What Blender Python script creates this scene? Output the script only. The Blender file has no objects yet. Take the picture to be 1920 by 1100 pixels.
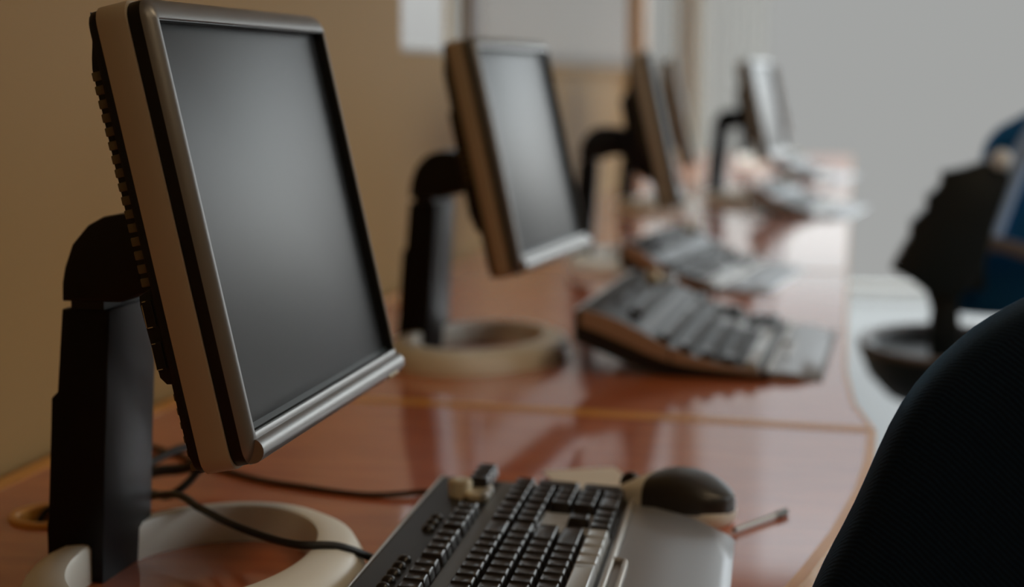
import bpy, bmesh, math, random
from mathutils import Vector, Matrix
random.seed(7)
S = bpy.context.scene
C = S.collection
PI = math.pi
R = math.radians
DESK = 0.74            # height of the desk tops

# ------------------------------------------------------------------ materials
def mat(name, col, rough=0.5, metal=0.0, ior=1.5, coat=0.0, coat_rough=0.1, sheen=0.0, bump=None, spec=None, coat_ior=1.5):
    m = bpy.data.materials.new(name); m.use_nodes = True
    nt = m.node_tree; b = nt.nodes['Principled BSDF']
    b.inputs['Base Color'].default_value = (*col, 1)
    b.inputs['Roughness'].default_value = rough
    b.inputs['Metallic'].default_value = metal
    b.inputs['IOR'].default_value = ior
    b.inputs['Coat Weight'].default_value = coat
    b.inputs['Coat Roughness'].default_value = coat_rough
    b.inputs['Coat IOR'].default_value = coat_ior
    b.inputs['Sheen Weight'].default_value = sheen
    if spec is not None: b.inputs['Specular IOR Level'].default_value = spec
    if bump:
        scale, strength, dist = bump
        tc = nt.nodes.new('ShaderNodeTexCoord'); nz = nt.nodes.new('ShaderNodeTexNoise')
        nz.inputs['Scale'].default_value = scale; nz.inputs['Detail'].default_value = 4
        bp = nt.nodes.new('ShaderNodeBump'); bp.inputs['Strength'].default_value = strength; bp.inputs['Distance'].default_value = dist
        nt.links.new(tc.outputs['Object'], nz.inputs['Vector'])
        nt.links.new(nz.outputs['Fac'], bp.inputs['Height']); nt.links.new(bp.outputs['Normal'], b.inputs['Normal'])
    return m

def wood(name, c1, c2, stretch, rough, coat, coat_rough, scale=6, coat_ior=1.5):
    m = mat(name, c1, rough, coat=coat, coat_rough=coat_rough, coat_ior=coat_ior); nt = m.node_tree; b = nt.nodes['Principled BSDF']
    tc = nt.nodes.new('ShaderNodeTexCoord'); mp = nt.nodes.new('ShaderNodeMapping'); mp.inputs['Scale'].default_value = stretch
    n1 = nt.nodes.new('ShaderNodeTexNoise'); n1.inputs['Scale'].default_value = scale; n1.inputs['Detail'].default_value = 8; n1.inputs['Distortion'].default_value = 0.6
    rp = nt.nodes.new('ShaderNodeValToRGB')
    rp.color_ramp.elements[0].position = 0.3; rp.color_ramp.elements[0].color = (*c2, 1)
    rp.color_ramp.elements[1].position = 0.7; rp.color_ramp.elements[1].color = (*c1, 1)
    nt.links.new(tc.outputs['Object'], mp.inputs['Vector']); nt.links.new(mp.outputs['Vector'], n1.inputs['Vector'])
    nt.links.new(n1.outputs['Fac'], rp.inputs['Fac']); nt.links.new(rp.outputs['Color'], b.inputs['Base Color'])
    return m

def fabric(name, c1, c2, scale=900):
    m = mat(name, c1, 0.9, sheen=.45); nt = m.node_tree; b = nt.nodes['Principled BSDF']
    b.inputs['Sheen Roughness'].default_value = 0.3; b.inputs['Sheen Tint'].default_value = (0.2, 0.5, 1.0, 1)
    b.inputs['Specular IOR Level'].default_value = 0.2
    tc = nt.nodes.new('ShaderNodeTexCoord')
    w = nt.nodes.new('ShaderNodeTexWave'); w.inputs['Scale'].default_value = scale / 6.28; w.bands_direction = 'DIAGONAL'; w.inputs['Distortion'].default_value = 1.5; w.inputs['Detail'].default_value = 2
    n = nt.nodes.new('ShaderNodeTexNoise'); n.inputs['Scale'].default_value = 500
    mx = nt.nodes.new('ShaderNodeMath'); mx.operation = 'ADD'
    rp = nt.nodes.new('ShaderNodeValToRGB'); rp.color_ramp.elements[0].position = .5; rp.color_ramp.elements[0].color = (*c2, 1); rp.color_ramp.elements[1].position = 1; rp.color_ramp.elements[1].color = (*c1, 1)
    ml = nt.nodes.new('ShaderNodeMath'); ml.operation = 'MULTIPLY'; ml.inputs[1].default_value = .6
    bp = nt.nodes.new('ShaderNodeBump'); bp.inputs['Strength'].default_value = .5; bp.inputs['Distance'].default_value = .0006
    nt.links.new(tc.outputs['Object'], w.inputs['Vector']); nt.links.new(tc.outputs['Object'], n.inputs['Vector'])
    nt.links.new(w.outputs['Fac'], mx.inputs[0]); nt.links.new(n.outputs['Fac'], mx.inputs[1]); nt.links.new(mx.outputs[0], ml.inputs[0])
    nt.links.new(ml.outputs[0], rp.inputs['Fac']); nt.links.new(rp.outputs['Color'], b.inputs['Base Color'])
    nt.links.new(mx.outputs[0], bp.inputs['Height']); nt.links.new(bp.outputs['Normal'], b.inputs['Normal'])
    return m

def glass(name):
    m = bpy.data.materials.new(name); m.use_nodes = True; nt = m.node_tree; nt.nodes.clear()
    o = nt.nodes.new('ShaderNodeOutputMaterial'); mx = nt.nodes.new('ShaderNodeMixShader')
    t = nt.nodes.new('ShaderNodeBsdfTransparent'); t.inputs['Color'].default_value = (.97, .985, .98, 1)
    g = nt.nodes.new('ShaderNodeBsdfGlossy'); g.inputs['Roughness'].default_value = .02
    f = nt.nodes.new('ShaderNodeFresnel'); f.inputs['IOR'].default_value = 1.05
    nt.links.new(f.outputs[0], mx.inputs[0]); nt.links.new(t.outputs[0], mx.inputs[1]); nt.links.new(g.outputs[0], mx.inputs[2]); nt.links.new(mx.outputs[0], o.inputs[0])
    return m

def cloth_translucent(name, col, fac, sheer=0):
    m = bpy.data.materials.new(name); m.use_nodes = True; nt = m.node_tree; nt.nodes.clear()
    o = nt.nodes.new('ShaderNodeOutputMaterial'); mx = nt.nodes.new('ShaderNodeMixShader'); mx.inputs[0].default_value = fac
    d = nt.nodes.new('ShaderNodeBsdfDiffuse'); d.inputs['Color'].default_value = (*col, 1)
    t = nt.nodes.new('ShaderNodeBsdfTranslucent'); t.inputs['Color'].default_value = (*col, 1)
    nt.links.new(d.outputs[0], mx.inputs[1]); nt.links.new(t.outputs[0], mx.inputs[2])
    if sheer:
        m2 = nt.nodes.new('ShaderNodeMixShader'); m2.inputs[0].default_value = sheer; tr = nt.nodes.new('ShaderNodeBsdfTransparent')
        nt.links.new(mx.outputs[0], m2.inputs[1]); nt.links.new(tr.outputs[0], m2.inputs[2]); nt.links.new(m2.outputs[0], o.inputs[0])
    else: nt.links.new(mx.outputs[0], o.inputs[0])
    return m

M = dict(
    wall=mat('tan_wall_paint', (.335, .205, .076), .7, spec=.2, bump=(90, .05, .002)),
    rwall=mat('beige_wall_paint', (.50, .39, .26), .7),
    dark_wall=mat('brown_wall_paint', (.46, .34, .22), .8),
    ceiling=mat('ceiling_paint', (.74, .68, .60), .9),
    floor=mat('pale_vinyl_floor', (.17, .17, .165), .35, coat=.4, coat_rough=.12, bump=(12, .03, .002)),
    desk=wood('cherry_laminate', (.62, .160, .045), (.47, .100, .028), (1.2, 5, 5), .5, 1, .07, coat_ior=1.75),
    oak=wood('oak_edge', (.80, .36, .050), (.66, .27, .034), (2, 2, 30), .5, .45, .1),
    frame_wood=wood('brown_window_frame', (.55, .30, .11), (.40, .20, .07), (20, 20, 1), .5, .3, .2),
    black=mat('black_plastic', (.003, .003, .0035), .42, spec=.3, bump=(1500, .15, .0002)),
    post=mat('black_satin_plastic', (.002, .002, .003), .42, spec=.22),
    rubber=mat('black_cable_rubber', (.008, .008, .008), .5),
    brown_cable=mat('brown_cable_rubber', (.06, .028, .014), .5),
    beige=mat('beige_plastic', (.39, .32, .235), .5),
    base=mat('cream_plastic', (.80, .76, .66), .42),
    vent=mat('olive_black_plastic', (.10, .078, .038), .5),
    bezel=mat('silver_bezel_plastic', (.245, .242, .238), .40, metal=.8, bump=(2500, .12, .0002)),
    lip=mat('dark_inner_lip', (.010, .012, .013), .5),
    cap=mat('brown_grey_plastic', (.40, .29, .22), .45),
    strip=mat('slate_strip', (.10, .105, .115), .4),
    lip_blue=mat('slate_lower_lip', (.030, .044, .052), .4),
    screen=mat('matte_lcd_panel', (.012, .013, .014), .23, ior=2.2),
    chrome=mat('chrome_edge', (.7, .66, .6), .2, metal=1),
    kb=mat('charcoal_keyboard_plastic', (.018, .019, .021), .42, spec=.3),
    key=mat('black_key_plastic', (.012, .010, .0095), .28, spec=.5),
    silver=mat('silver_key_plastic', (.50, .52, .53), .32, metal=.3),
    trim=mat('champagne_trim', (.42, .39, .35), .35, metal=.4),
    palm=mat('grey_palm_rest', (.32, .33, .355), .30, metal=.35),
    gold=mat('champagne_knob', (.62, .54, .38), .3, metal=.4),
    paper=mat('cream_paper', (.74, .66, .55), .7),
    mouse_top=mat('mouse_black_plastic', (.026, .022, .018), .36),
    grey=mat('grey_plastic', (.16, .18, .18), .4),
    white=mat('white_glint', (.82, .82, .80), .25),  # white of the two solid stand-ins for blurred highlights
    navy=fabric('navy_twill', (.006, .024, .055), (.002, .009, .022)),
    blue=fabric('blue_upholstery', (.015, .16, .38), (.008, .08, .22)),
    paleblue=fabric('pale_blue_rim_sheen', (.44, .56, .76), (.34, .46, .66)),  # backlit sheen of the blue fabric put in as a paler colour
    chair_black=mat('chair_black_plastic', (.006, .013, .017), .4),
    chair_grey=mat('chair_grey_plastic', (.16, .13, .12), .5),
    metal=mat('grey_metal', (.3, .3, .3), .35, metal=1),
    glass=glass('window_glass'),
    blind=cloth_translucent('blind_fabric', (.58, .56, .54), .62),
    curtain=cloth_translucent('curtain_fabric', (.42, .405, .37), .7, .5),
    grey_frame=mat('grey_window_frame', (.36, .34, .31), .5),
    white_frame=mat('white_window_frame', (.75, .74, .70), .4),
)

def emission_mat(name, col, strength):
    m = mat(name, (.8, .8, .8), .5); b = m.node_tree.nodes['Principled BSDF']
    b.inputs['Emission Color'].default_value = (*col, 1); b.inputs['Emission Strength'].default_value = strength; return m
M['fill_glow'] = emission_mat('warm_fill_diffuser', (1, .76, .48), 4.8)  # warm emission for the added, unseen fill panels

# ------------------------------------------------------------------ mesh helpers
def obj(name, bm, m, parent=None, smooth=None, recalc=True):
    if recalc: bmesh.ops.recalc_face_normals(bm, faces=bm.faces[:])
    me = bpy.data.meshes.new(name); bm.to_mesh(me); bm.free()
    me.materials.append(m)
    if smooth is not None:
        me.polygons.foreach_set('use_smooth', [True] * len(me.polygons))
        try: me.set_sharp_from_angle(angle=R(smooth))
        except Exception: pass
    o = bpy.data.objects.new(name, me); C.objects.link(o)
    if parent: o.parent = parent
    return o

def tag(o, label=None, cat=None, group=None, kind=None):
    if label: o['label'] = label
    if cat: o['category'] = cat
    if group: o['group'] = group
    if kind: o['kind'] = kind
    return o

def empty(name, loc=(0, 0, 0), rz=0):
    o = bpy.data.objects.new(name, None); o.empty_display_size = .02
    o.location = loc; o.rotation_euler = (0, 0, rz); C.objects.link(o); return o

def box(bm, a, b, bev=0.0, seg=2, mtx=None):
    x0, y0, z0 = a; x1, y1, z1 = b
    v = [bm.verts.new(p) for p in ((x0,y0,z0),(x1,y0,z0),(x1,y1,z0),(x0,y1,z0),(x0,y0,z1),(x1,y0,z1),(x1,y1,z1),(x0,y1,z1))]
    fs = [bm.faces.new([v[i] for i in f]) for f in ((3,2,1,0),(4,5,6,7),(0,1,5,4),(1,2,6,5),(2,3,7,6),(3,0,4,7))]
    if bev > 0:
        es = list({e for f in fs for e in f.edges})
        r = bmesh.ops.bevel(bm, geom=es, offset=bev, segments=seg, affect='EDGES', profile=.5)
        v = list({x for f in r['faces'] for x in f.verts} | {x for x in v if x.is_valid})
    if mtx is not None: bmesh.ops.transform(bm, matrix=mtx, verts=[x for x in v if x.is_valid])

def prism(bm, poly, lo, hi, axis='z', bev=0.0, seg=2):
    """extrude a polygon; axis z: poly is (x,y); axis y: poly is (x,z); axis x: poly is (y,z)"""
    f3 = {'z': lambda p, h: (p[0], p[1], h), 'y': lambda p, h: (p[0], h, p[1]), 'x': lambda p, h: (h, p[0], p[1])}[axis]
    a = [bm.verts.new(f3(p, lo)) for p in poly]; b = [bm.verts.new(f3(p, hi)) for p in poly]
    n = len(poly); fa = bm.faces.new(a); fb = bm.faces.new(b[::-1])
    for i in range(n): bm.faces.new((a[i], b[i], b[(i+1) % n], a[(i+1) % n]))
    if bev > 0:
        es = list(set(fa.edges) | set(fb.edges))
        bmesh.ops.recalc_face_normals(bm, faces=bm.faces[:])
        bmesh.ops.bevel(bm, geom=es, offset=bev, segments=seg, affect='EDGES', profile=.5)

def catmull(pts, n=8):
    P = [Vector(p) for p in pts]; out = []
    for i in range(len(P) - 1):
        p0, p1, p2, p3 = P[max(i-1, 0)], P[i], P[i+1], P[min(i+2, len(P)-1)]
        for k in range(n):
            t = k / n
            out.append(.5 * ((2*p1) + (p2-p0)*t + (2*p0-5*p1+4*p2-p3)*t*t + (3*p1-p0-3*p2+p3)*t**3))
    out.append(P[-1]); return out

def tube(bm, pts, r, sides=10, smooth_n=8):
    P = catmull(pts, smooth_n) if smooth_n else [Vector(p) for p in pts]
    rings = []; up = Vector((0, 0, 1)); prev = None
    for i, p in enumerate(P):
        t = (P[min(i+1, len(P)-1)] - P[max(i-1, 0)]).normalized()
        if prev is None:
            u = t.cross(up)
            if u.length < 1e-3: u = t.cross(Vector((1, 0, 0)))
        else: u = prev - t * prev.dot(t)
        u.normalize(); prev = u; w = t.cross(u)
        rr = r(i / (len(P)-1)) if callable(r) else r
        rings.append([bm.verts.new(p + rr*(math.cos(a)*u + math.sin(a)*w)) for a in [2*PI*k/sides for k in range(sides)]])
    for i in range(len(rings)-1):
        for k in range(sides): bm.faces.new((rings[i][k], rings[i][(k+1) % sides], rings[i+1][(k+1) % sides], rings[i+1][k]))
    bm.faces.new(rings[0][::-1]); bm.faces.new(rings[-1])

def lathe(bm, prof, c=(0, 0, 0), seg=48, sx=1, sy=1, closed=False):
    rings = []
    for r, z in prof:
        if r < 1e-6: rings.append([bm.verts.new((c[0], c[1], c[2]+z))])
        else: rings.append([bm.verts.new((c[0]+sx*r*math.cos(2*PI*k/seg), c[1]+sy*r*math.sin(2*PI*k/seg), c[2]+z)) for k in range(seg)])
    prs = list(zip(rings, rings[1:])) + ([(rings[-1], rings[0])] if closed else [])
    for a, b in prs:
        for k in range(seg):
            q = (k+1) % seg
            if len(a) == 1 and len(b) == 1: continue
            if len(a) == 1: bm.faces.new((a[0], b[q], b[k]))
            elif len(b) == 1: bm.faces.new((a[k], a[q], b[0]))
            else: bm.faces.new((a[k], a[q], b[q], b[k]))

def rrect(x0, y0, x1, y1, r, n=4):
    out = []
    for cx, cy, a0 in ((x1-r, y1-r, 0), (x0+r, y1-r, 90), (x0+r, y0+r, 180), (x1-r, y0+r, 270)):
        for k in range(n+1):
            a = R(a0 + 90*k/n); out.append((cx + r*math.cos(a), cy + r*math.sin(a)))
    return out

def loft(bm, rings, cap=True):
    """rings: lists of equal length of 3d points"""
    V = [[bm.verts.new(p) for p in rg] for rg in rings]; n = len(V[0])
    for a, b in zip(V, V[1:]):
        for k in range(n): bm.faces.new((a[k], a[(k+1) % n], b[(k+1) % n], b[k]))
    if cap: bm.faces.new(V[0][::-1]); bm.faces.new(V[-1])

def copy_tree(o, parent=None):
    c = o.copy(); C.objects.link(c)
    if parent: c.parent = parent
    for ch in list(o.children): copy_tree(ch, c)
    return c

# ------------------------------------------------------------------ room
XL, XR, YB, YF, ZC = -.80, 3.4, -2.6, 8.6, 3.15
def struct(name, bm, m, parent=None, smooth=None):
    o = obj(name, bm, m, parent, smooth)
    if not parent: o['kind'] = 'structure'
    return o

bm = bmesh.new(); box(bm, (XL-.3, YB-.2, -.1), (XR+.3, YF+.3, 0)); struct('floor', bm, M['floor'])
bm = bmesh.new(); box(bm, (XL-.3, YB-.2, ZC), (XR+.3, YF+.3, ZC+.1)); struct('ceiling', bm, M['ceiling'])

def wall_with_openings(name, x0, x1, y0, y1, z0, z1, ops, m):
    """wall running along y; ops = (ya, yb, za, zb)"""
    bm = bmesh.new(); y = y0
    for ya, yb, za, zb in ops:
        box(bm, (x0, y, z0), (x1, ya, z1))
        if za > z0: box(bm, (x0, ya, z0), (x1, yb, za))
        if zb < z1: box(bm, (x0, ya, zb), (x1, yb, z1))
        y = yb
    box(bm, (x0, y, z0), (x1, y1, z1)); return struct(name, bm, m)

LEFT = [(2.96, 3.50, DESK+.422, DESK+1.05), (3.56, 6.03, DESK+.43, DESK+1.05), (6.20, 8.56, DESK+.03, 2.9)]
RIGHT = [(2.2, 3.7, .85, 2.95), (4.1, 5.6, .85, 2.95), (6.0, 7.5, .85, 2.95)]
wall_with_openings('wall_left', XL-.05, XL, YB, YF+.2, 0, ZC, LEFT, M['wall'])
wall_with_openings('wall_right', XR, XR+.22, YB, YF+.2, 0, ZC, RIGHT, M['rwall'])
bm = bmesh.new(); box(bm, (XL-.22, YB-.2, 0), (XR+.22, YB, ZC)); struct('wall_back', bm, M['dark_wall'])
FAR = [(-.79, 2.72), (2.82, 3.34)]
bm = bmesh.new()
box(bm, (XL, YF, 0), (FAR[0][0], YF+.2, ZC)); box(bm, (FAR[0][1], YF, 0), (FAR[1][0], YF+.2, ZC)); box(bm, (FAR[1][1], YF, 0), (XR, YF+.2, ZC))
box(bm, (FAR[0][0], YF, 3.02), (FAR[0][1], YF+.2, ZC)); box(bm, (FAR[1][0], YF, 3.02), (FAR[1][1], YF+.2, ZC))
struct('wall_far', bm, M['rwall'])

nwin = [0]
def window(a, b, z0, z1, axis, at, m, fw=.04, bars=0, t=.06):
    """a framed window: axis 'y' lies in a side wall at x=at, axis 'x' in the far wall at y=at"""
    nwin[0] += 1; bm = bmesh.new()
    def bx(p0, p1, q0, q1, t=t):
        if axis == 'y': box(bm, (at-t/2, p0, q0), (at+t/2, p1, q1), .006)
        else: box(bm, (p0, at-t/2, q0), (p1, at+t/2, q1), .006)
    bx(a, a+fw, z0, z1); bx(b-fw, b, z0, z1); bx(a+fw, b-fw, z0, z0+fw); bx(a+fw, b-fw, z1-fw, z1)
    for k in range(bars):
        p = a + (b-a)*(k+1)/(bars+1); bx(p-.02, p+.02, z0+fw, z1-fw, .04)
    w = struct('window_%d' % nwin[0], bm, m)
    bm = bmesh.new()
    c = [(a+fw, z0+fw), (b-fw, z0+fw), (b-fw, z1-fw), (a+fw, z1-fw)]
    bm.faces.new([bm.verts.new((at, p, q) if axis == 'y' else (p, at, q)) for p, q in c])
    obj('pane', bm, M['glass'], w); return w
for (ya, yb, za, zb), fm in zip(LEFT, ('grey_frame', 'wall', 'grey_frame')): window(ya, yb, za, zb, 'y', XL-.022, M[fm], .018, t=.03)
for ya, yb, za, zb in RIGHT: window(ya, yb, za, zb, 'y', XR+.1, M['white_frame'])
for xa, xb in FAR: window(xa, xb, .02, 3.02, 'x', YF+.1, M['white_frame'], .05)

bm = bmesh.new(); box(bm, (XL-.045, 6.06, DESK+.005), (XL+.060, 6.19, 3.0), .004); struct('trim_1', bm, M['frame_wood'])
bm = bmesh.new(); box(bm, (XL-.0, 3.505, DESK+.35), (XL+.012, 3.552, 3.0), .004); struct('trim_2', bm, M['chair_grey'])
bm = bmesh.new(); box(bm, (XL, YB, 0), (XL+.012, YF, .09), .004); struct('baseboard_left', bm, M['frame_wood'])

bl = empty('roller_blind', (XL+.010, 4.79, DESK+1.10))
tag(bl, 'off-white roller blind drawn down over the wide side-wall window', 'blind')
bm = bmesh.new(); box(bm, (-.001, -1.225, -.70), (.001, 1.225, 0)); obj('blind_fabric', bm, M['blind'], bl)
bm = bmesh.new(); box(bm, (-.008, -1.225, -.715), (.008, 1.225, -.69), .004); obj('bottom_bar', bm, M['wall'], bl)
bm = bmesh.new(); tube(bm, [(.009, -1.225, .0), (.009, 1.225, .0)], .018, 12, 0); obj('roller_tube', bm, M['white_frame'], bl, 40)

bm = bmesh.new(); rows = []
for k in range(61):
    x = XL + .02 + .36*k/60; y = YF - .07 + .025*math.sin(k*.85) + .008*math.sin(k*.37)
    rows.append([(x, y, .02), (x, y, 1.0), (x, y, 2.0), (x, y, 3.05)])
V = [[bm.verts.new(p) for p in r] for r in rows]
for a, b in zip(V, V[1:]):
    for k in range(3): bm.faces.new((a[k], a[k+1], b[k+1], b[k]))
o = obj('curtain', bm, M['curtain'], None, 60)
tag(o, 'pale translucent curtain gathered in the far corner beside the bright window', 'curtain')

def fill_panel(x, y, label):  # unseen panels added as warm fill for camera-facing sides and desk tops
    t = empty('ceiling_fill', (x, y, ZC)); tag(t, label, 'added fill light', 'added fill light panels')
    bm = bmesh.new(); prism(bm, rrect(-.32, -.62, .32, .62, .02), -.055, -.001, 'z', .004); obj('fill_housing', bm, M['white_frame'], t)
    bm = bmesh.new(); box(bm, (-.29, -.59, -.060), (.29, .59, -.054)); obj('fill_diffuser', bm, M['fill_glow'], t)
for k, (x, y) in enumerate(((1.3, -1.1), (1.3, 1.3))):
    fill_panel(x, y, ('added warm fill panel on the ceiling behind the viewer', 'added warm fill panel on the ceiling above the nearest desk'  )[k])

# ------------------------------------------------------------------ desks
def offset_poly(p, d):
    out = []; n = len(p)
    for i in range(n):
        a, b, c = Vector(p[i-1]), Vector(p[i]), Vector(p[(i+1) % n])
        e1 = (b-a).normalized(); e2 = (c-b).normalized()
        n1 = Vector((-e1.y, e1.x)); n2 = Vector((-e2.y, e2.x)); s = (n1+n2)
        d1, d2 = (d, d) if isinstance(d, (int, float)) else (d[i-1], d[i])
        det = n1.x*n2.y - n1.y*n2.x
        if abs(det) < .02: out.append(tuple(b + s*((d1+d2)/2/max(.2, 1 + n1.dot(n2)))))
        else:
            q1, q2 = n1.dot(b)+d1, n2.dot(b)+d2
            out.append(((q1*n2.y - q2*n1.y)/det, (n1.x*q2 - n2.x*q1)/det))
    return out

def holed_prism(bm, outer, hole, z0, z1):
    lo, hi = [], []
    for z, acc in ((z0, lo), (z1, hi)):
        loops = []
        for poly in (outer, hole) if hole else (outer,):
            vs = [bm.verts.new((x, y, z)) for x, y in poly]
            loops.append((vs, [bm.edges.new((vs[i], vs[(i+1) % len(vs)])) for i in range(len(vs))]))
        acc.extend(l[0] for l in loops)
        bmesh.ops.triangle_fill(bm, use_beauty=True, use_dissolve=False, edges=[e for l in loops for e in l[1]])
    for a, b in zip(lo, hi):
        for i in range(len(a)): bm.faces.new((a[i], a[(i+1) % len(a)], b[(i+1) % len(a)], b[i]))

def desk(outline, label, bw, grommet=None, front=None, front_edges=()):
    """outline counter-clockwise in world x,y; origin kept at the middle of the outline"""
    cx = sum(p[0] for p in outline)/len(outline); cy = sum(p[1] for p in outline)/len(outline)
    d = empty('desk', (cx, cy, 0)); tag(d, label, 'desk', 'row of desks along the wall')
    out = [(x-cx, y-cy) for x, y in outline]; inn = offset_poly(out, bw if not front else [front if i in front_edges else bw for i in range(len(out))])
    hole = None
    if grommet:
        gx, gy, gr = grommet[0]-cx, grommet[1]-cy, grommet[2]
        hole = [(gx+gr*math.cos(2*PI*k/32), gy+gr*math.sin(2*PI*k/32)) for k in range(32)]
    bm = bmesh.new(); holed_prism(bm, inn, hole, DESK-.028, DESK); obj('desk_top', bm, M['desk'], d)
    bm = bmesh.new(); n = len(out); V = []
    for p, z in ((out, DESK-.030), (out, DESK+.0006), (inn, DESK+.0006), (inn, DESK-.030)):
        V.append([bm.verts.new((x, y, z)) for x, y in p])
    for j in range(4):
        a, b = V[j], V[(j+1) % 4]
        for i in range(n): bm.faces.new((a[i], a[(i+1) % n], b[(i+1) % n], b[i]))
    obj('edge_band', bm, M['oak'], d)
    xs = [p[0] for p in out]; ys = [p[1] for p in out]
    for sx in (min(xs)+.08, max(xs)-.20):
        for sy in (min(ys)+.10, max(ys)-.12):
            bm = bmesh.new(); box(bm, (sx-.022, sy-.022, 0), (sx+.022, sy+.022, DESK-.027), .004); obj('leg', bm, M['metal'], d)
    if grommet:
        bm = bmesh.new()
        lathe(bm, [(gr-.001, -.028), (gr-.001, .002), (gr+.001, .004), (gr+.006, .004), (gr+.0085, .0015), (gr+.0085, 0)], (gx, gy, DESK), 40)
        g = obj('grommet', bm, M['oak'], d, 40)
        bm = bmesh.new(); lathe(bm, [(0, -.05), (gr-.0015, -.05), (gr-.0015, -.024)], (gx, gy, DESK), 40); obj('cable_cup', bm, M['lip'], g, 40)
    return d

XB = -.785
desk([(XB, .30), (-.30, .30), (-.16, .50), (-.10, .80), (-.072, 1.02), (-.045, 1.17), (-.022, 1.28), (.000, 1.40), (.020, 1.55), (.030, 1.68), (.034, 1.822), (XB, 1.905)],
     'reddish cherry desk with oak edging nearest the viewer, under the closest monitor', .02, (-.672, 1.318, .031), .010, range(1, 11))
desk([(XB, 1.908), (.034, 1.825), (.012, 1.98), (.002, 2.2), (0, 3.34), (XB, 3.34)],
     'reddish desk just past the golden seam, carrying the second monitor and keyboard', .02, (-.715, 2.72, .031), .005, (1, 2, 3))
desk([(XB, 3.343), (0, 3.343), (0, 4.85), (XB, 4.85)], 'glare-covered desk under the third and fourth monitors of the row', .006)
desk([(XB, 4.853), (0, 4.853), (0, 6.55), (XB, 6.55)], 'washed-out desk under the fifth monitor, with the pale keyboards', .006)
desk([(XB, 6.553), (0, 6.553), (0, 8.2), (XB, 8.2)], 'farthest desk of the row, against the bright window', .006)

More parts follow.
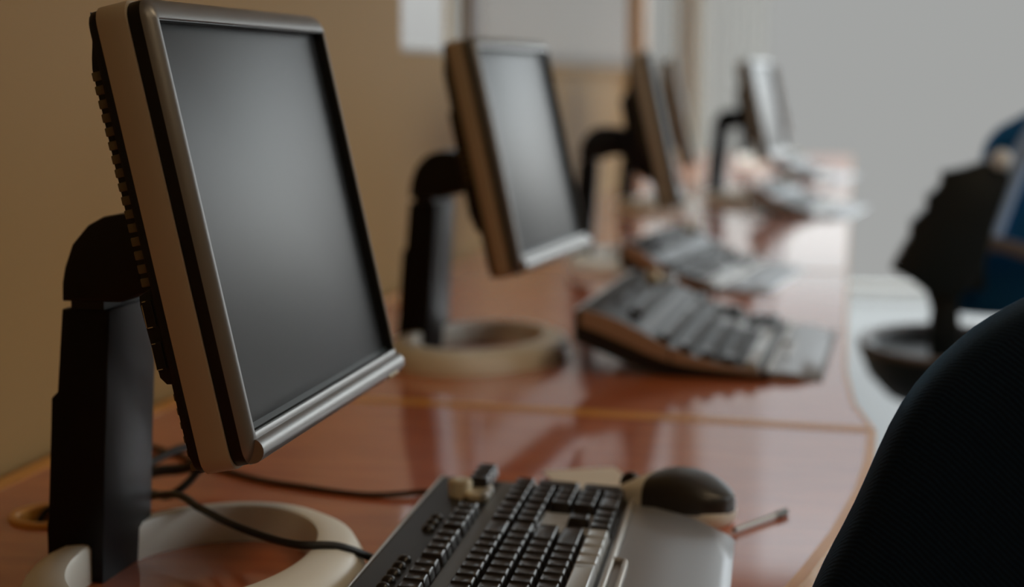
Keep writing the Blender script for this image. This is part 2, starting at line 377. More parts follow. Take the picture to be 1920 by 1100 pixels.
# ------------------------------------------------------------------ monitor (origin: middle of the ring foot, on the desk)
TILT = R(12.5)
def make_monitor():
    r = empty('monitor')
    # ring foot: vertical inside, sloping outside
    bm = bmesh.new()
    rings = []
    for d, z in ((0, 0), (-.0005, .026), (.0015, .0292), (.006, .0297), (.020, .0280), (.031, .0225), (.037, .0120), (.0385, 0)):
        rings.append([(.033 + (.083+d)*math.cos(q), -.04 + (.130+d)*math.sin(q), z) for q in [2*PI*k/96 for k in range(96)]])
    loft(bm, rings + [rings[0]], cap=False); bmesh.ops.remove_doubles(bm, verts=bm.verts[:], dist=1e-6)
    obj('foot_ring', bm, M['base'], r, 35)
    # post
    bm = bmesh.new()
    prism(bm, [(-.0855, .0), (-.041, .0), (-.036, .10), (-.0295, .2085), (-.062, .2085), (-.067, .2085), (-.073, .146), (-.078, .141), (-.084, .05), (-.0855, .042)], -.045, .045, 'y', .002)
    obj('post', bm, M['post'], r, 30)
    bm = bmesh.new(); box(bm, (-.060, -.043, .207), (-.034, .043, .2155), 0); obj('post_collar', bm, M['black'], r)
    # arched arm from post to panel
    bm = bmesh.new()
    arc = [(-.067, .2145), (-.0665, .228), (-.064, .240), (-.0575, .257), (-.0445, .2715), (-.032, .278), (-.018, .2805), (.0, .2795), (.056, .272), (.068, .215), (.045, .213), (.012, .223), (-.006, .2205), (-.02, .2145)]
    prism(bm, arc, -.045, .045, 'y', .003)
    obj('arm', bm, M['black'], r, 30)
    # tilted panel: frame t (up), n (out), y (width)
    p = empty('panel', (.125, 0, .13)); p.parent = r; p.rotation_euler = (0, -TILT, 0)
    y0, y1, H = -.20, .155, .305
    # local axes of the panel: x = n (outwards), z = t (up)
    def slab(name, n0, n1, ins, m, rad=.010, bev=.001):
        bm = bmesh.new(); prism(bm, rrect(y0+ins, ins, y1-ins, H-ins, rad), n0, n1, 'x', bev); return obj(name, bm, m, p, 30)
    slab('front_case', -.001, .0095, .0015, M['black'], .012)
    slab('side_band', -.0215, -.001, .0, M['beige'], .012, .0008)
    slab('back_case', -.028, -.0215, .0015, M['black'], .012, .002)
    bm = bmesh.new()
    prism(bm, [(-.027, .303), (-.0285, .290), (-.0330, .2745), (-.0344, .268), (-.0346, .128), (-.034, .066), (-.031, .064), (-.031, .0145), (-.0265, .002)], y0+.0068, y1-.0068, 'y', .0008)
    back = obj('back_shell', bm, M['black'], p, 30)
    bm = bmesh.new(); prism(bm, [(-.0335, .25), (-.062, .22), (-.064, .08), (-.0335, .05)], y0+.07, y1-.07, 'y', .006); obj('back_bulge', bm, M['black'], p, 30)
    # vent slots down both side edges: dark gaps between ribs
    bm = bmesh.new()
    for k in range(16):
        t = .2660 - k*.0089
        box(bm, (-.0352, y0+.0060, t-.0058), (-.0275, y1-.0060, t), .0008)
    for k in range(6):
        t = .056 - k*.0093
        box(bm, (-.0318, y0+.0070, t-.005), (-.0275, y1-.0070, t), .0008)
    obj('vent_rib', bm, M['vent'], back, 30)
    # control block with two framed buttons on the left edge
    bm = bmesh.new(); prism(bm, [(-.027, .126), (-.0375, .122), (-.0385, .116), (-.0365, .068), (-.033, .063), (-.027, .062)], y0+.004, y0+.05, 'y', .001)
    cb = obj('control_block', bm, M['black'], p, 30)
    for t in (.1005, .073):
        bm = bmesh.new(); box(bm, (-.0365, y0+.0025, t), (-.0295, y0+.0045, t+.018), .0006); b = obj('button', bm, M['black'], cb)
        bm = bmesh.new()
        box(bm, (-.0364, y0+.0021, t+.0006), (-.0360, y0+.0026, t+.0155)); box(bm, (-.0357, y0+.0021, t+.0002), (-.0322, y0+.0026, t+.0007)); box(bm, (-.0357, y0+.0021, t+.0172), (-.0332, y0+.0026, t+.0176))
        obj('chrome_edge', bm, M['chrome'], b)
    # bezel: rounded ring around the screen, wider along the bottom
    bl, br, bt, bb = .0065, .0120, .0150, .021
    prof = [(.0, .008), (.06, .0100), (.18, .0122), (.36, .0142), (.58, .0159), (.80, .0169), (.95, .0172), (1.0, .0165), (1.0, .0155)]
    def corner(s, cy, cz):
        return (y0 + .001 + s*bl if cy < 0 else y1 - .001 - s*br, .001 + s*bb if cz < 0 else H - .001 - s*bt)
    bm = bmesh.new(); V = []
    for s, n in prof:
        rad = .011*(1-s) + .0015
        a0 = corner(s, -1, -1); a1 = corner(s, 1, 1)
        V.append([bm.verts.new((n, y, z)) for y, z in rrect(a0[0], a0[1], a1[0], a1[1], rad, 5)])
    for a, b in zip(V, V[1:]):
        for k in range(len(a)): bm.faces.new((a[k], a[(k+1) % len(a)], b[(k+1) % len(a)], b[k]))
    bez = obj('bezel', bm, M['bezel'], p, 50)
    # round bar along the bottom of the bezel
    bm = bmesh.new(); tube(bm, [(.0125, y0+.006, .0105), (.0125, y1-.004, .0105)], .0082, 20, 0)
    obj('bottom_bar', bm, M['bezel'], bez, 50)
    for k in range(3):
        bm = bmesh.new(); box(bm, (.016, y1-.030-k*.009, .003), (.0200, y1-.026-k*.009, .0065), .001); obj('power_key', bm, M['gold'], bez)
    iy0, iz0 = corner(1, -1, -1); iy1, iz1 = corner(1, 1, 1)
    bm = bmesh.new(); 
    for a, b in (((iy0, iz0), (iy0+.0006, iz1)), ((iy1-.0006, iz0), (iy1, iz1)), ((iy0, iz0), (iy1, iz0+.0006)), ((iy0, iz1-.0006), (iy1, iz1))):
        box(bm, (.0008, a[0], a[1]), (.0160, b[0], b[1]))
    obj('inner_lip', bm, M['lip'], p)
    bm = bmesh.new(); prism(bm, [(.0135, iz0-.002), (.0030, iz0+.0135), (.0008, iz0+.0135), (.0008, iz0-.002)], iy0+.0008, iy1-.0008, 'y'); obj('lower_lip', bm, M['lip_blue'], p)
    bm = bmesh.new(); box(bm, (-.001, iy0-.001, iz0-.001), (.0035, iy1+.001, iz1+.001)); obj('screen', bm, M['screen'], p)
    return r

mon = make_monitor()
tag(mon, 'nearest and largest monitor, grey screen in a silver bezel, beside the tan wall', 'monitor', 'monitors in a row on the desks')
mon.location = (-.505, 1.19, DESK)
def place_monitor(bl_x, bl_y, yaw, label):
    """stand the monitor so that the lower left corner of its panel is at bl_x, bl_y"""
    o = copy_tree(mon); a = R(yaw)
    lx, ly = .125, -.20
    o.location = (bl_x - (lx*math.cos(a) - ly*math.sin(a)), bl_y - (lx*math.sin(a) + ly*math.cos(a)), DESK)
    o.rotation_euler = (0, 0, a); tag(o, label, 'monitor', 'monitors in a row on the desks'); return o
place_monitor(-.414, 2.055, -4.8, 'second monitor, its screen shining almost white, on the desk past the golden seam')
place_monitor(-.328, 3.20, 6.0, 'third monitor, seen edge-on with an arched black arm, before the brown window post')
place_monitor(-.44, 4.72, 5.6, 'fourth monitor, a thin dark sliver seen edge-on in front of the far side window')
place_monitor(-.25, 5.05, -7, 'fifth monitor, pale screen turned to the viewer, standing close to the curtain')
place_monitor(-.285, 7.55, 2.2, 'farthest and smallest monitor, a dark strip against the bright window')

# ------------------------------------------------------------------ keyboards
def key_mesh(name, wa, wb, m, h=.0095, taper=.0018):
    bm = bmesh.new()
    rings = []
    for z, ins in ((0, 0), (h*.7, taper*.7), (h*.93, taper), (h, taper+.0009)):
        rings.append([(x, y, z) for x, y in rrect(-wa/2+ins, -wb/2+ins*.8, wa/2-ins, wb/2-ins*.8, .0016, 3)])
    rings.append([(x*.86, y*.86, h-.0006) for x, y, z in rings[-1]])
    loft(bm, rings)
    bmesh.ops.recalc_face_normals(bm, faces=bm.faces[:])
    me = bpy.data.meshes.new(name); bm.to_mesh(me); bm.free(); me.materials.append(m)
    me.polygons.foreach_set('use_smooth', [True]*len(me.polygons)); me.set_sharp_from_angle(angle=R(40))
    return me
U = .019
KEYS = []      # (a, b, width in a, width in b, silver)   a: 0 at the right end, negative to the left;  b: 0 at the back edge
def add(a, b, w=1, hb=1, silver=False): KEYS.append((a, b, w*U-.0008, hb*.0195-.0008, silver))
rb = dict(F=.0465, N=.0795, Q=.0993, A=.1190, Z=.1387, S=.1584)
for k in range(3): add(-.008-.0185*k, rb['F']-.003)
for k in range(12): add(-.119-.019*k-.006*(k//4), rb['F'])
add(-.119-.019*12-.024, rb['F'])
cols = [-.0215-U*k for k in range(4)]
for r_ in 'NQA': 
    for c in cols[1:]: add(c, rb[r_])
for c in cols[1:]: add(c, rb['Z'])
add((cols[2]+cols[3])/2, rb['S'], 2); add(cols[1], rb['S'])
add(cols[0], rb['N']); add(cols[0], (rb['Q']+rb['A'])/2, 1, 2); add(cols[0], (rb['Z']+rb['S'])/2, 1, 2)
nav = [-.1025-U*k for k in range(3)]
for c in nav: add(c, rb['N']); add(c, rb['Q']); add(c, rb['S'])
add(nav[1], rb['Z'])
def row(b, widths, silver=()):
    a = -.155
    for i, w in enumerate(widths):
        add(a - w*U/2, b, w, 1, i in silver); a -= w*U
row(rb['N'], [2] + [1]*13); row(rb['Q'], [1.5] + [1]*12 + [1.5]); row(rb['A'], [2.25] + [1]*11 + [1.75]); row(rb['Z'], [2.75] + [1]*10 + [2.25])
row(rb['S'], [1.25, 1.25, 1.25, 1.25, 6.25, 1.25, 1.25, 1.25], (0, 1, 2, 3, 4, 5, 6, 7))
LEN, DEP = .452, .175
kcache = {}

def keyboard(name, zf, near_first, n_single, stretch=1.0, palm_stretch=1.0, end_cap=False, skew=0.0, palm=True, knob=True):
    """zf(b) -> height of the keyboard's upper deck above the desk (b from the back edge); also gives the bend"""
    r = empty(name)
    def P(a, b, z): return (b*stretch, a, zf(b)[0] + z)
    # deck
    bm = bmesh.new(); rings = []
    bs = [0, .004, .02, .044, .066, .0875, .11, .131, .154, DEP-.004, DEP]
    def side(a):
        top = [P(a, b, 0) for b in bs]; bot = [(b*stretch, a, zf(b)[1]) for b in reversed(bs)]
        top[0] = (top[0][0], a, top[0][2]-.003); return top + bot
    rings = [side(a) for a in (0, -.003, -LEN*.25, -LEN*.5, -LEN*.75, -LEN+.003, -LEN)]
    rings[0] = [(x, y, z*.9) for x, y, z in rings[0]]; rings[-1] = [(x, y, z*.9) for x, y, z in rings[-1]]
    loft(bm, rings); deck = obj('deck', bm, M['kb'], r, 30)
    # pale edge line round the deck
    bm = bmesh.new()
    tube(bm, [P(-LEN+.004, 0, -.002)] + [P(-LEN*.5, 0, -.002)] + [P(-.012, 0, -.002), P(-.003, .004, -.001), P(0, .012, -.001)] + [P(0, b, -.001) for b in (.06, .12, DEP-.002)], .0011, 8, 6)
    obj('edge_line', bm, M['trim'], deck, 50)
    bm = bmesh.new(); pts = [P(a, DEP-.001, .0005) for a in (-.004, -.10, -.20, -.3, -LEN+.004)]; tube(bm, pts, .0032, 8, 2); obj('front_trim', bm, M['trim'], deck, 50)
    # grey strip between function row and number row, silver plate under the arrow keys
    bm = bmesh.new(); loft(bm, [[P(a, .0568, .0009), P(a, .0685, .0011), P(a, .0685, -.001), P(a, .0568, -.001)] for a in (-.006, -LEN+.006)]); obj('divider_strip', bm, M['strip'], deck)
    bm = bmesh.new(); loft(bm, [[P(a, .108, .0012), P(a, .150, .0012), P(a, .150, -.001), P(a, .108, -.001)] for a in (-.092, -.151)]); obj('arrow_plate', bm, M['silver'], deck)
    if end_cap:
        n = 14; top = [P(0, DEP*(.03+.94*i/n), .001) for i in range(n+1)]
        for lo, hi in ((0, 7), (7, 14)):
            seg = top[lo:hi+1]; seg[0] = (seg[0][0]+.0015, 0, seg[0][2]); seg[-1] = (seg[-1][0]-.0015, 0, seg[-1][2])
            low = [(x, y, .42*z + .58*(lerp_table(min(1, x/(DEP*stretch)), LOWZ) + .004)) for x, y, z in seg]
            bm = bmesh.new(); loft(bm, [[(x, dy, z) for x, y, z in seg + low[::-1]] for dy in (-LEN-.0035, -LEN+.001)]); obj('end_cap', bm, M['cap'], deck, 40)
    ks = sorted(KEYS, key=near_first)
    for i, (a, b, wa, wb, sv) in enumerate(ks[:n_single]):
        kk = (round(wa, 5), round(wb, 5), sv)
        if kk not in kcache: kcache[kk] = key_mesh('key', wb, wa, M['silver'] if sv else M['key'])
        o = bpy.data.objects.new('key', kcache[kk]); C.objects.link(o); o.parent = r
        sl = (zf(b+.002)[0] - zf(b-.002)[0]) / (.004*stretch)
        o.location = P(a, b, -.0005 + (.006 if a > -.06 and b < .05 else 0)); o.rotation_euler = (0, -math.atan(sl), 0)
        if sv: o['label'] = 'silver key'
    rest = ks[n_single:]
    if rest:
        bm = bmesh.new()
        for a, b, wa, wb, sv in rest: 
            x, y, z = P(a, b, -.0005); box(bm, (x-wb/2+.001, y-wa/2+.001, z), (x+wb/2-.001, y+wa/2-.001, z+.009), .0012, 1)
        o = obj('keys', bm, M['key'], r); o['kind'] = 'stuff'
    # round media buttons, knob cluster
    for a in (-.142, -.159, -.176, -.262, -.279, -.296, -.313, -.330):
        bm = bmesh.new(); x, y, z = P(a, .0255, 0); lathe(bm, [(0, .0048), (.0025, .0044), (.0045, .0028), (.0054, .0006), (.0056, -.001)], (x, y, z), 20); obj('round_button', bm, M['key'], r, 60)
    if knob:
        x, y, z = P(-.062, .030, 0)
        bm = bmesh.new(); lathe(bm, [(0, .0145), (.0085, .0145), (.0100, .0135), (.0104, .012), (.0104, .001), (.0112, -.001)], (x, y, z), 32); obj('volume_knob', bm, M['gold'], r, 35)
        bm = bmesh.new(); prism(bm, rrect(x+.006, y-.020, x+.026, y+.022, .008), z-.001, z+.006, 'z', .002); w = obj('knob_base', bm, M['gold'], r, 35)
        for dy in (-.017, .0):
            bm = bmesh.new(); lathe(bm, [(0, .009), (.003, .0085), (.0045, .0065), (.0045, .004)], (x+.024, y+dy, z), 16); obj('media_button', bm, M['silver'], w, 50)
    if palm:
        bm = bmesh.new(); rg = []
        z0 = zf(DEP)[0]
        prof = [(DEP+.002, z0-.001), (DEP+.02, z0+.0005), (DEP+.045, z0-.001), (DEP+.066, z0-.0055), (DEP+.080, z0-.0095), (DEP+.087, max(.0035, z0-.0145)), (DEP+.089, .001), (DEP+.002, .001)]
        for a in (-.008, -.011, -LEN*.33, -LEN*.66, -LEN+.011, -LEN+.008):
            e = .003 if a in (-.008, -LEN+.008) else 0
            k = skew if a > -.05 else (-skew if a < -LEN+.05 else 0)
            rg.append([(DEP*stretch + (x-DEP)*palm_stretch, a - k*(.3 + .7*(x-DEP)/.089), max(.001, z-e)) for x, z in prof])
        loft(bm, rg); obj('palm_rest', bm, M['palm'], r, 40)
        bm = bmesh.new()
        tube(bm, [P(-.208, DEP-.003, .001), (stretch*(DEP+.004), -.210, z0+.0010), (stretch*(DEP+.0085), -.214, z0+.0012), (stretch*(DEP+.010), -.224, z0+.0012), (stretch*(DEP+.010), -.33, z0+.0012)], .0024, 8, 6)
        obj('palm_clip', bm, M['trim'], r, 40)
    return r

def flat(b): t = b/DEP; return (.026 - .010*t, .006*(1-t) + .001)
def lerp_table(t, tab):
    for (t0, v0), (t1, v1) in zip(tab, tab[1:]):
        if t <= t1 or t1 == tab[-1][0]:
            u = (t-t0)/(t1-t0); return v0 + (v1-v0)*u
TOPZ = [(0, .084), (.12, .080), (.25, .069), (.38, .053), (.5, .038), (.62, .027), (.75, .019), (.88, .014), (1, .010)]
LOWZ = [(0, .047), (.12, .034), (.25, .020), (.38, .008), (.5, .0015), (1, .001)]
def propped(b):
    t = b/DEP; return (lerp_table(t, TOPZ), lerp_table(t, LOWZ))
k1 = keyboard('keyboard', flat, lambda k: -k[0], 92, skew=.075)
tag(k1, 'black keyboard with a gold volume knob and grey palm rest, nearest the viewer', 'keyboard', 'keyboards on the desks')
k1.location = (-.353, 1.428, DESK); k1.rotation_euler = (0, 0, R(2.4))
def cable_to(name, pts, r, m, label):
    bm = bmesh.new(); tube(bm, [(x, y, DESK + z) for x, y, z in pts], r, 10, 8); o = obj(name, bm, m, None, 60); tag(o, label, 'cable'); return o

k2 = keyboard('keyboard', propped, lambda k: k[0], 96, 1.42, .75, True)
tag(k2, 'black keyboard with its back propped up, reflected in the desk beyond the golden seam', 'keyboard', 'keyboards on the desks')
k2.location = (-.328, 2.112+LEN, DESK); k2.rotation_euler = (0, 0, R(-2))
k3 = keyboard('keyboard', propped, lambda k: k[0], 96, 1.0, 1.0, True)
tag(k3, 'third keyboard, glinting white, in front of the edge-on third monitor', 'keyboard', 'keyboards on the desks')
k3.location = (-.3396, 3.424, DESK); k3.rotation_euler = (0, 0, R(-8))
k4 = copy_tree(k3); tag(k4, 'small dark keyboard tip lost in glare, right of the fifth monitor', 'keyboard', 'keyboards on the desks')
k4.location = (-.206, 5.064, DESK)
k5 = copy_tree(k3); tag(k5, 'faint far keyboard washed out by window light, farthest of the keyboards', 'keyboard', 'keyboards on the desks')
k5.location = (-.23, 6.69, DESK)

# ------------------------------------------------------------------ cables by the nearest monitor
cable_to('monitor_cable', [(-.655, 1.335, -.03), (-.655, 1.36, .004), (-.62, 1.45, .03), (-.585, 1.50, .035), (-.50, 1.42, .10), (-.445, 1.27, .18)], .0044, M['rubber'], 'black cable arching up behind the nearest monitor, uppermost of three')
cable_to('monitor_cable', [(-.680, 1.330, -.03), (-.675, 1.345, .006), (-.62, 1.40, .022), (-.575, 1.41, .032), (-.50, 1.36, .10), (-.455, 1.23, .17)], .0052, M['rubber'], 'thick black cable behind the nearest monitor post, middle of three')
cable_to('monitor_cable', [(-.665, 1.295, -.03), (-.66, 1.31, .006), (-.60, 1.335, .020), (-.568, 1.33, .022), (-.545, 1.345, .045), (-.50, 1.32, .10), (-.462, 1.20, .16)], .0036, M['rubber'], 'kinked black cable low behind the nearest monitor post, lowest of three')
cable_to('keyboard_cable', [(-.69, 1.31, -.03), (-.68, 1.325, .005), (-.62, 1.33, .012), (-.548, 1.285, .0345), (-.51, 1.250, .034), (-.472, 1.216, .0325), (-.430, 1.184, .0322), (-.398, 1.166, .0328), (-.372, 1.178, .030), (-.352, 1.200, .016), (-.345, 1.205, .010)], .0032, M['rubber'], 'black cable lying across the cream ring foot to the nearest keyboard')
cable_to('keyboard_cable', [(-.74, 1.62, .002), (-.64, 1.545, .0025), (-.554, 1.481, .0025), (-.496, 1.456, .0025), (-.424, 1.437, .0025), (-.372, 1.445, .006), (-.345, 1.43, .012)], .0028, M['brown_cable'], 'thin brown cable along the desk to the far end of the nearest keyboard')

# ------------------------------------------------------------------ mouse, paper, pen, cup
def mouse_dome(u, ang):
    pass
ms = empty('mouse', (-.147, 1.426, DESK), R(156))
tag(ms, 'black-topped beige computer mouse beside the nearest keyboard', 'mouse')
# local +x = front of the mouse
def outline(s, n=40):
    pts = []
    for k in range(n):
        a = 2*PI*k/n; c, q = math.cos(a), math.sin(a)
        x = .060*math.copysign(abs(c)**.8, c); y = (.031 + .003*math.cos(2*a) - .004*math.cos(a))*math.copysign(abs(q)**.85, q)
        pts.append((x*s, y*s))
    return pts
def hump(x): 
    t = (x + .060)/.120
    return .012 + .030*math.sin(PI*min(1, max(0, (t*.82+.16))))**1.1
bm = bmesh.new()
loft(bm, [[(x, y, z) for x, y in outline(s)] for s, z in ((.93, .0), (.985, .003), (1.0, .008), (1.0, .013), (.985, .014))]); obj('lower_body', bm, M['base'], ms, 40)
def dome(bm, xa, xb, m_out, lift=0):
    nx, ny = 26, 20; V = []
    for i in range(nx+1):
        x = xa + (xb-xa)*i/nx
        w = .033*max(0.02, 1 - abs(x/.0605)**2.6)**.45
        V.append([bm.verts.new((x, w*math.sin(PI/2*(2*j/ny-1)), .0125 + lift + (hump(x)-.0115)*(max(0, 1-abs(2*j/ny-1)**2.6))**.6)) for j in range(ny+1)])
    for a, b in zip(V, V[1:]):
        for j in range(ny): bm.faces.new((a[j], b[j], b[j+1], a[j+1]))
    bm.faces.new([r_[0] for r_ in V] + [r_[-1] for r_ in reversed(V)])
    bm.faces.new(V[0]); bm.faces.new(V[-1][::-1])
bm = bmesh.new(); dome(bm, -.0600, .010, None); obj('top_shell', bm, M['mouse_top'], ms, 50)
bm = bmesh.new(); dome(bm, .0105, .0600, None); obj('button_shell', bm, M['base'], ms, 50)
bm = bmesh.new(); lathe(bm, [(0, -.0035), (.009, -.0035), (.010, -.002), (.010, .002), (.009, .0035), (0, .0035)], (0, 0, 0), 24)
o = obj('scroll_wheel', bm, M['mouse_top'], ms, 40); o.rotation_euler = (PI/2, 0, 0); o.location = (.040, 0, .024)

bm = bmesh.new(); box(bm, (-.036, -.040, 0), (.036, .040, .0012)); o = obj('paper_slip', bm, M['paper']); o.location = (-.236, 1.545, DESK); o.rotation_euler = (0, 0, R(24))
tag(o, 'cream paper slip on the desk behind the keyboard, left of the mouse', 'paper')
pen = empty('pen', (-.068, 1.415, DESK+.0032), R(60)); tag(pen, 'slim grey pen lying on the glaring desk right of the mouse', 'pen')
bm = bmesh.new(); tube(bm, [(-.04, 0, 0), (.024, 0, 0)], .0024, 10, 0); obj('barrel', bm, M['trim'], pen, 50)
bm = bmesh.new(); tube(bm, [(.024, 0, 0), (.040, 0, 0)], lambda t: .003, 10, 0); obj('cap', bm, M['grey'], pen, 50)
bm = bmesh.new(); lathe(bm, [(0, .004), (.022, .004), (.024, .008), (.027, .06), (.0255, .062), (.024, .058), (.021, .010), (0, .009)], (0, 0, -.004), 32)
o = obj('glint', bm, M['white'], None, 40); o.location = (-.405, 4.12, DESK); tag(o, 'small white cup just right of the third monitor, standing in for a round blurred highlight', 'glint')  # round bokeh of a highlight built as a solid white vessel

# ------------------------------------------------------------------ chairs
def cushion(bm, poly, thick, layers=6, axis='y'):
    """pillowed pad from an outline in (x,z), thickness along y"""
    cx = sum(p[0] for p in poly)/len(poly); cz = sum(p[1] for p in poly)/len(poly)
    rings = []
    for k in range(-layers, layers+1):
        t = k/layers; s = (1-abs(t)**3)**.33 if abs(t) < 1 else .0
        ins = 1 - .16*(1-s)
        rings.append([(cx + (x-cx)*ins, t*thick/2, cz + (z-cz)*ins) for x, z in poly])
    e = [[(cx + (x-cx)*.5, t*thick*.53, cz + (z-cz)*.5) for x, z in poly] for t in (-1, 1)]
    loft(bm, [e[0]] + rings + [e[1]])

def star_base(r, top_z):
    bm = bmesh.new(); tube(bm, [(0, 0, .07), (0, 0, top_z)], .025, 16, 0); obj('column', bm, M['metal'], r, 40)
    for k in range(5):
        a = 2*PI*k/5 + .3; c, s = math.cos(a), math.sin(a)
        bm = bmesh.new(); tube(bm, [(.02*c, .02*s, .10), (.15*c, .15*s, .085), (.27*c, .27*s, .062)], lambda t: .022-.007*t, 10, 4); lg = obj('base_leg', bm, M['chair_black'], r, 50)
        bm = bmesh.new(); lathe(bm, [(0, -.02), (.022, -.02), (.027, -.012), (.027, .012), (.022, .02), (0, .02)], (0, 0, 0), 20)
        bmesh.ops.transform(bm, matrix=Matrix.Translation((.27*c, .27*s, .027)) @ Matrix.Rotation(a, 4, 'Z') @ Matrix.Rotation(PI/2, 4, 'X'), verts=bm.verts[:])
        obj('caster', bm, M['chair_black'], lg, 40)

# near chair: navy backrest seen from behind (origin on the floor under its column)
ca = empty('office_chair', (.185, 1.27, 0)); tag(ca, 'navy fabric office chair in the right foreground, its back to the viewer', 'chair', 'office chairs')
half = [(0, .555), (.05, .553), (.09, .532), (.125, .487), (.152, .425), (.178, .362), (.202, .312), (.212, .25), (.205, .16), (.18, .06), (.14, .01), (.08, -.01), (0, -.012)]
def smooth_poly(p, n=4): return [(v.x, v.y) for v in catmull([(a, b, 0) for a, b in p], n)]
hf = smooth_poly(half, 4)
half_top = [(0, .268), (.04, .263), (.0815, .247), (.118, .2205), (.151, .180), (.178, .1155), (.2015, .0625), (.221, .0), (.226, -.08), (.205, -.16), (.15, -.205), (.08, -.215), (0, -.216)]
hf = smooth_poly(half_top, 4)
poly = hf + [(-x, z) for x, z in reversed(hf[1:-1])]
bm = bmesh.new(); cushion(bm, poly, .095); o = obj('backrest', bm, M['navy'], ca, 60); o.location = (0, -.235, DESK)
bm = bmesh.new(); tube(bm, [(0, -.235+.045, .62), (0, -.15, .45), (0, -.06, .40), (0, 0, .40)], .02, 10, 6); obj('back_bar', bm, M['chair_black'], ca, 50)
bm = bmesh.new(); sp = rrect(-.23, -.21, .23, .23, .09, 6)
loft(bm, [[(x*s, y*s, z) for x, y in sp] for s, z in ((.93, .405), (.99, .42), (1, .445), (.97, .465), (.85, .475), (.4, .478))]); obj('seat', bm, M['navy'], ca, 60)
star_base(ca, .41)

# far chair: blue pads on a ribbed black shell over a black bucket seat
cb = empty('office_chair', (.24, 3.30, 0)); tag(cb, 'blue office chair with a black ribbed back, farther off at the right edge', 'chair', 'office chairs')
def px(u, v):  # outlines measured on a plane 3.2 m away: to local x and absolute z
    return ((u-1600)/1012.0 + .004 - .24, 1.12 - (v-143)/1004.0)
def plate(name, pts, y0, y1, m, bev=.006, n=0):
    q = [px(*p) for p in pts]
    if n: q = smooth_poly(q + [q[0]], n)[:-1]
    bm = bmesh.new(); prism(bm, q, y0, y1, 'y', bev); return obj(name, bm, m, cb, 40)
plate('back_shell', [(1762, 318), (1800, 310), (1835, 298), (1868, 296), (1885, 330), (1858, 420), (1840, 505), (1800, 552), (1745, 543), (1712, 520), (1675, 500), (1692, 465), (1708, 438), (1707, 415), (1726, 395), (1737, 382), (1734, 364), (1752, 350), (1762, 336)], -.13, -.05, M['chair_black'], .004)
bm = bmesh.new(); q = [px(*p) for p in [(1838, 320), (1848, 272), (1870, 242), (1900, 224), (1935, 205), (2010, 180), (2090, 190), (2150, 260), (2160, 420), (2120, 580), (2000, 600), (1850, 600), (1782, 590), (1778, 560), (1790, 500), (1815, 420)]]
q = smooth_poly(q + [q[0]], 4)[:-1]; cushion(bm, q, .08); bk = obj('backrest', bm, M['blue'], cb, 60); bk.location = (0, .02, 0)
pp = [px(1855, 455), px(1872, 400), px(1893, 340), px(1918, 280), px(1945, 230)]
bm = bmesh.new(); tube(bm, [(x, -.035, z) for x, z in pp], .021, 12, 6); obj('back_rim_sheen', bm, M['paleblue'], cb, 60)  # solid pale strip standing in for rim light on the backrest edge
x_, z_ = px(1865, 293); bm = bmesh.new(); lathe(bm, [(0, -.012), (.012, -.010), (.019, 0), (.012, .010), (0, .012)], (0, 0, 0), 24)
o = obj('glint_disc', bm, M['white'], cb, 60); o.location = (x_, -.10-.045, z_); o.rotation_euler = (PI/2, 0, 0)  # white disc modelling a blurred window highlight; no real part sits here
plate('cross_bar', [(1822, 442), (1870, 440), (1925, 455), (2100, 480), (2100, 512), (1925, 482), (1872, 466), (1825, 468)], -.10, -.04, M['chair_grey'], .005)
plate('support_bar', [(1824, 460), (1850, 460), (1852, 545), (1822, 545)], -.06, -.035, M['chair_black'], .004)
plate('back_post', [(1738, 535), (1800, 540), (1812, 690), (1752, 690), (1748, 620), (1752, 580)], -.11, -.06, M['chair_black'], .006)
sx_, sz_ = px(1775, 652); bm = bmesh.new()
lathe(bm, [(0, -.115), (.05, -.112), (.10, -.092), (.135, -.055), (.153, -.012), (.156, .0), (.150, .004), (.142, .0), (.13, -.018), (.08, -.024), (0, -.024)], (sx_, -.05, sz_), 48, 1, 1.5); obj('seat', bm, M['chair_black'], cb, 40)
bm = bmesh.new(); lathe(bm, [(.148+.009*math.cos(a), .003+.009*math.sin(a)) for a in [2*PI*k/10 for k in range(10)]], (sx_, -.05, sz_), 48, 1, 1.5, closed=True); obj('seat_rim', bm, M['chair_grey'], cb, 60)
star_base(cb, sz_-.10)

# ------------------------------------------------------------------ sky, camera, view
w = bpy.data.worlds.new('overcast_sky'); S.world = w; w.use_nodes = True; nt = w.node_tree; nt.nodes.clear()
out = nt.nodes.new('ShaderNodeOutputWorld'); bg = nt.nodes.new('ShaderNodeBackground')
tc = nt.nodes.new('ShaderNodeTexCoord'); sep = nt.nodes.new('ShaderNodeSeparateXYZ')
cv = nt.nodes.new('ShaderNodeFloatCurve')
def curve(points, top):
    cv = nt.nodes.new('ShaderNodeFloatCurve'); c = cv.mapping.curves[0]
    c.points[0].location = (points[0][0], points[0][1]/top); c.points[1].location = (points[-1][0], points[-1][1]/top)
    for p in points[1:-1]: c.points.new(p[0], p[1]/top)
    for p in c.points: p.handle_type = 'VECTOR'
    cv.mapping.update(); return cv
def math_node(op, a, b):
    m = nt.nodes.new('ShaderNodeMath'); m.operation = op
    for i, v in enumerate((a, b)):
        if isinstance(v, (int, float)): m.inputs[i].default_value = v
        else: nt.links.new(v, m.inputs[i])
    return m.outputs[0]
def ramp(sock, a, b):
    mr = nt.nodes.new('ShaderNodeMapRange'); mr.inputs['From Min'].default_value = a; mr.inputs['From Max'].default_value = b
    nt.links.new(sock, mr.inputs['Value']); return mr.outputs[0]
nt.links.new(tc.outputs['Generated'], sep.inputs[0])
zz = ramp(sep.outputs['Z'], -1, 1)
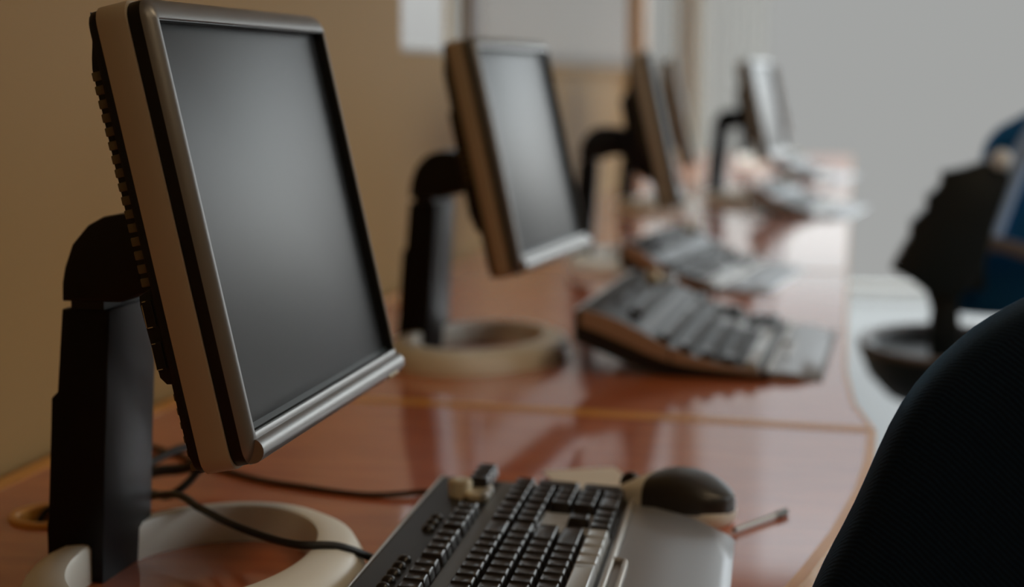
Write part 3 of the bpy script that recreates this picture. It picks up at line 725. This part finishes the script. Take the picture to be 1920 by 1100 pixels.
# overcast vault: pale at the horizon, brighter overhead
vault = curve([(0.0, .32), (.5, .322), (.530, .325), (.540, 1.15), (.552, 1.1), (.568, .66), (.60, .66), (.62, .82), (.65, 1.4), (.70, 2.6), (.8, 3.2), (1.0, 3.4)], 6)
nt.links.new(zz, vault.inputs['Value'])
# veiled sun towards +x brightens that side of the sky
lobe = curve([(0.0, 0), (.555, 0), (.64, 1.0), (.72, 1.0), (.80, .45), (1.0, .35)], 1); nt.links.new(ramp(sep.outputs['X'], -1, 1), lobe.inputs['Value']); side = lobe.outputs[0]
sun_h = curve([(0.0, 0), (.485, 0), (.51, .45), (.535, .85), (.58, 1.05), (1.0, 1)], 1.1); nt.links.new(zz, sun_h.inputs['Value'])
glow = math_node('MULTIPLY', math_node('MULTIPLY', side, sun_h.outputs[0]), 5.0)
far = math_node('MULTIPLY', ramp(sep.outputs['X'], .45, .95), math_node('MULTIPLY', sun_h.outputs[0], .8))
total = math_node('ADD', math_node('MULTIPLY', vault.outputs[0], 6.0), math_node('ADD', glow, far))
tint = nt.nodes.new('ShaderNodeValToRGB')   # whitish haze low down, bluer overhead
e = tint.color_ramp.elements; e[0].position = .53; e[0].color = (1.0, 1.0, .985, 1); e[1].position = .60; e[1].color = (.88, .955, 1.0, 1)
nt.links.new(zz, tint.inputs['Fac']); nt.links.new(tint.outputs['Color'], bg.inputs['Color'])
nt.links.new(total, bg.inputs['Strength']); nt.links.new(bg.outputs[0], out.inputs[0])
w.cycles.sampling_method = 'MANUAL'; w.cycles.sample_map_resolution = 512

cam = bpy.data.cameras.new('camera'); co = bpy.data.objects.new('camera', cam); C.objects.link(co)
FPX = 3150.0
cam.sensor_width = 36; cam.lens = FPX/1920*36
pitch = math.atan(407/FPX); yaw = math.atan(640/(FPX/math.cos(pitch)))
co.location = (0, 0, DESK + .38); co.rotation_euler = (PI/2 - pitch, 0, yaw)
cam.dof.use_dof = True; cam.dof.focus_distance = 1.10; cam.dof.aperture_fstop = 3.6
cam.clip_start = .02
S.camera = co
S.view_settings.view_transform = 'Standard'; S.view_settings.look = 'None'; S.view_settings.gamma = 1; S.view_settings.exposure = 0.2
S.view_settings.use_curve_mapping = False
S.cycles.max_bounces = 8; S.cycles.diffuse_bounces = 4; S.cycles.transparent_max_bounces = 12
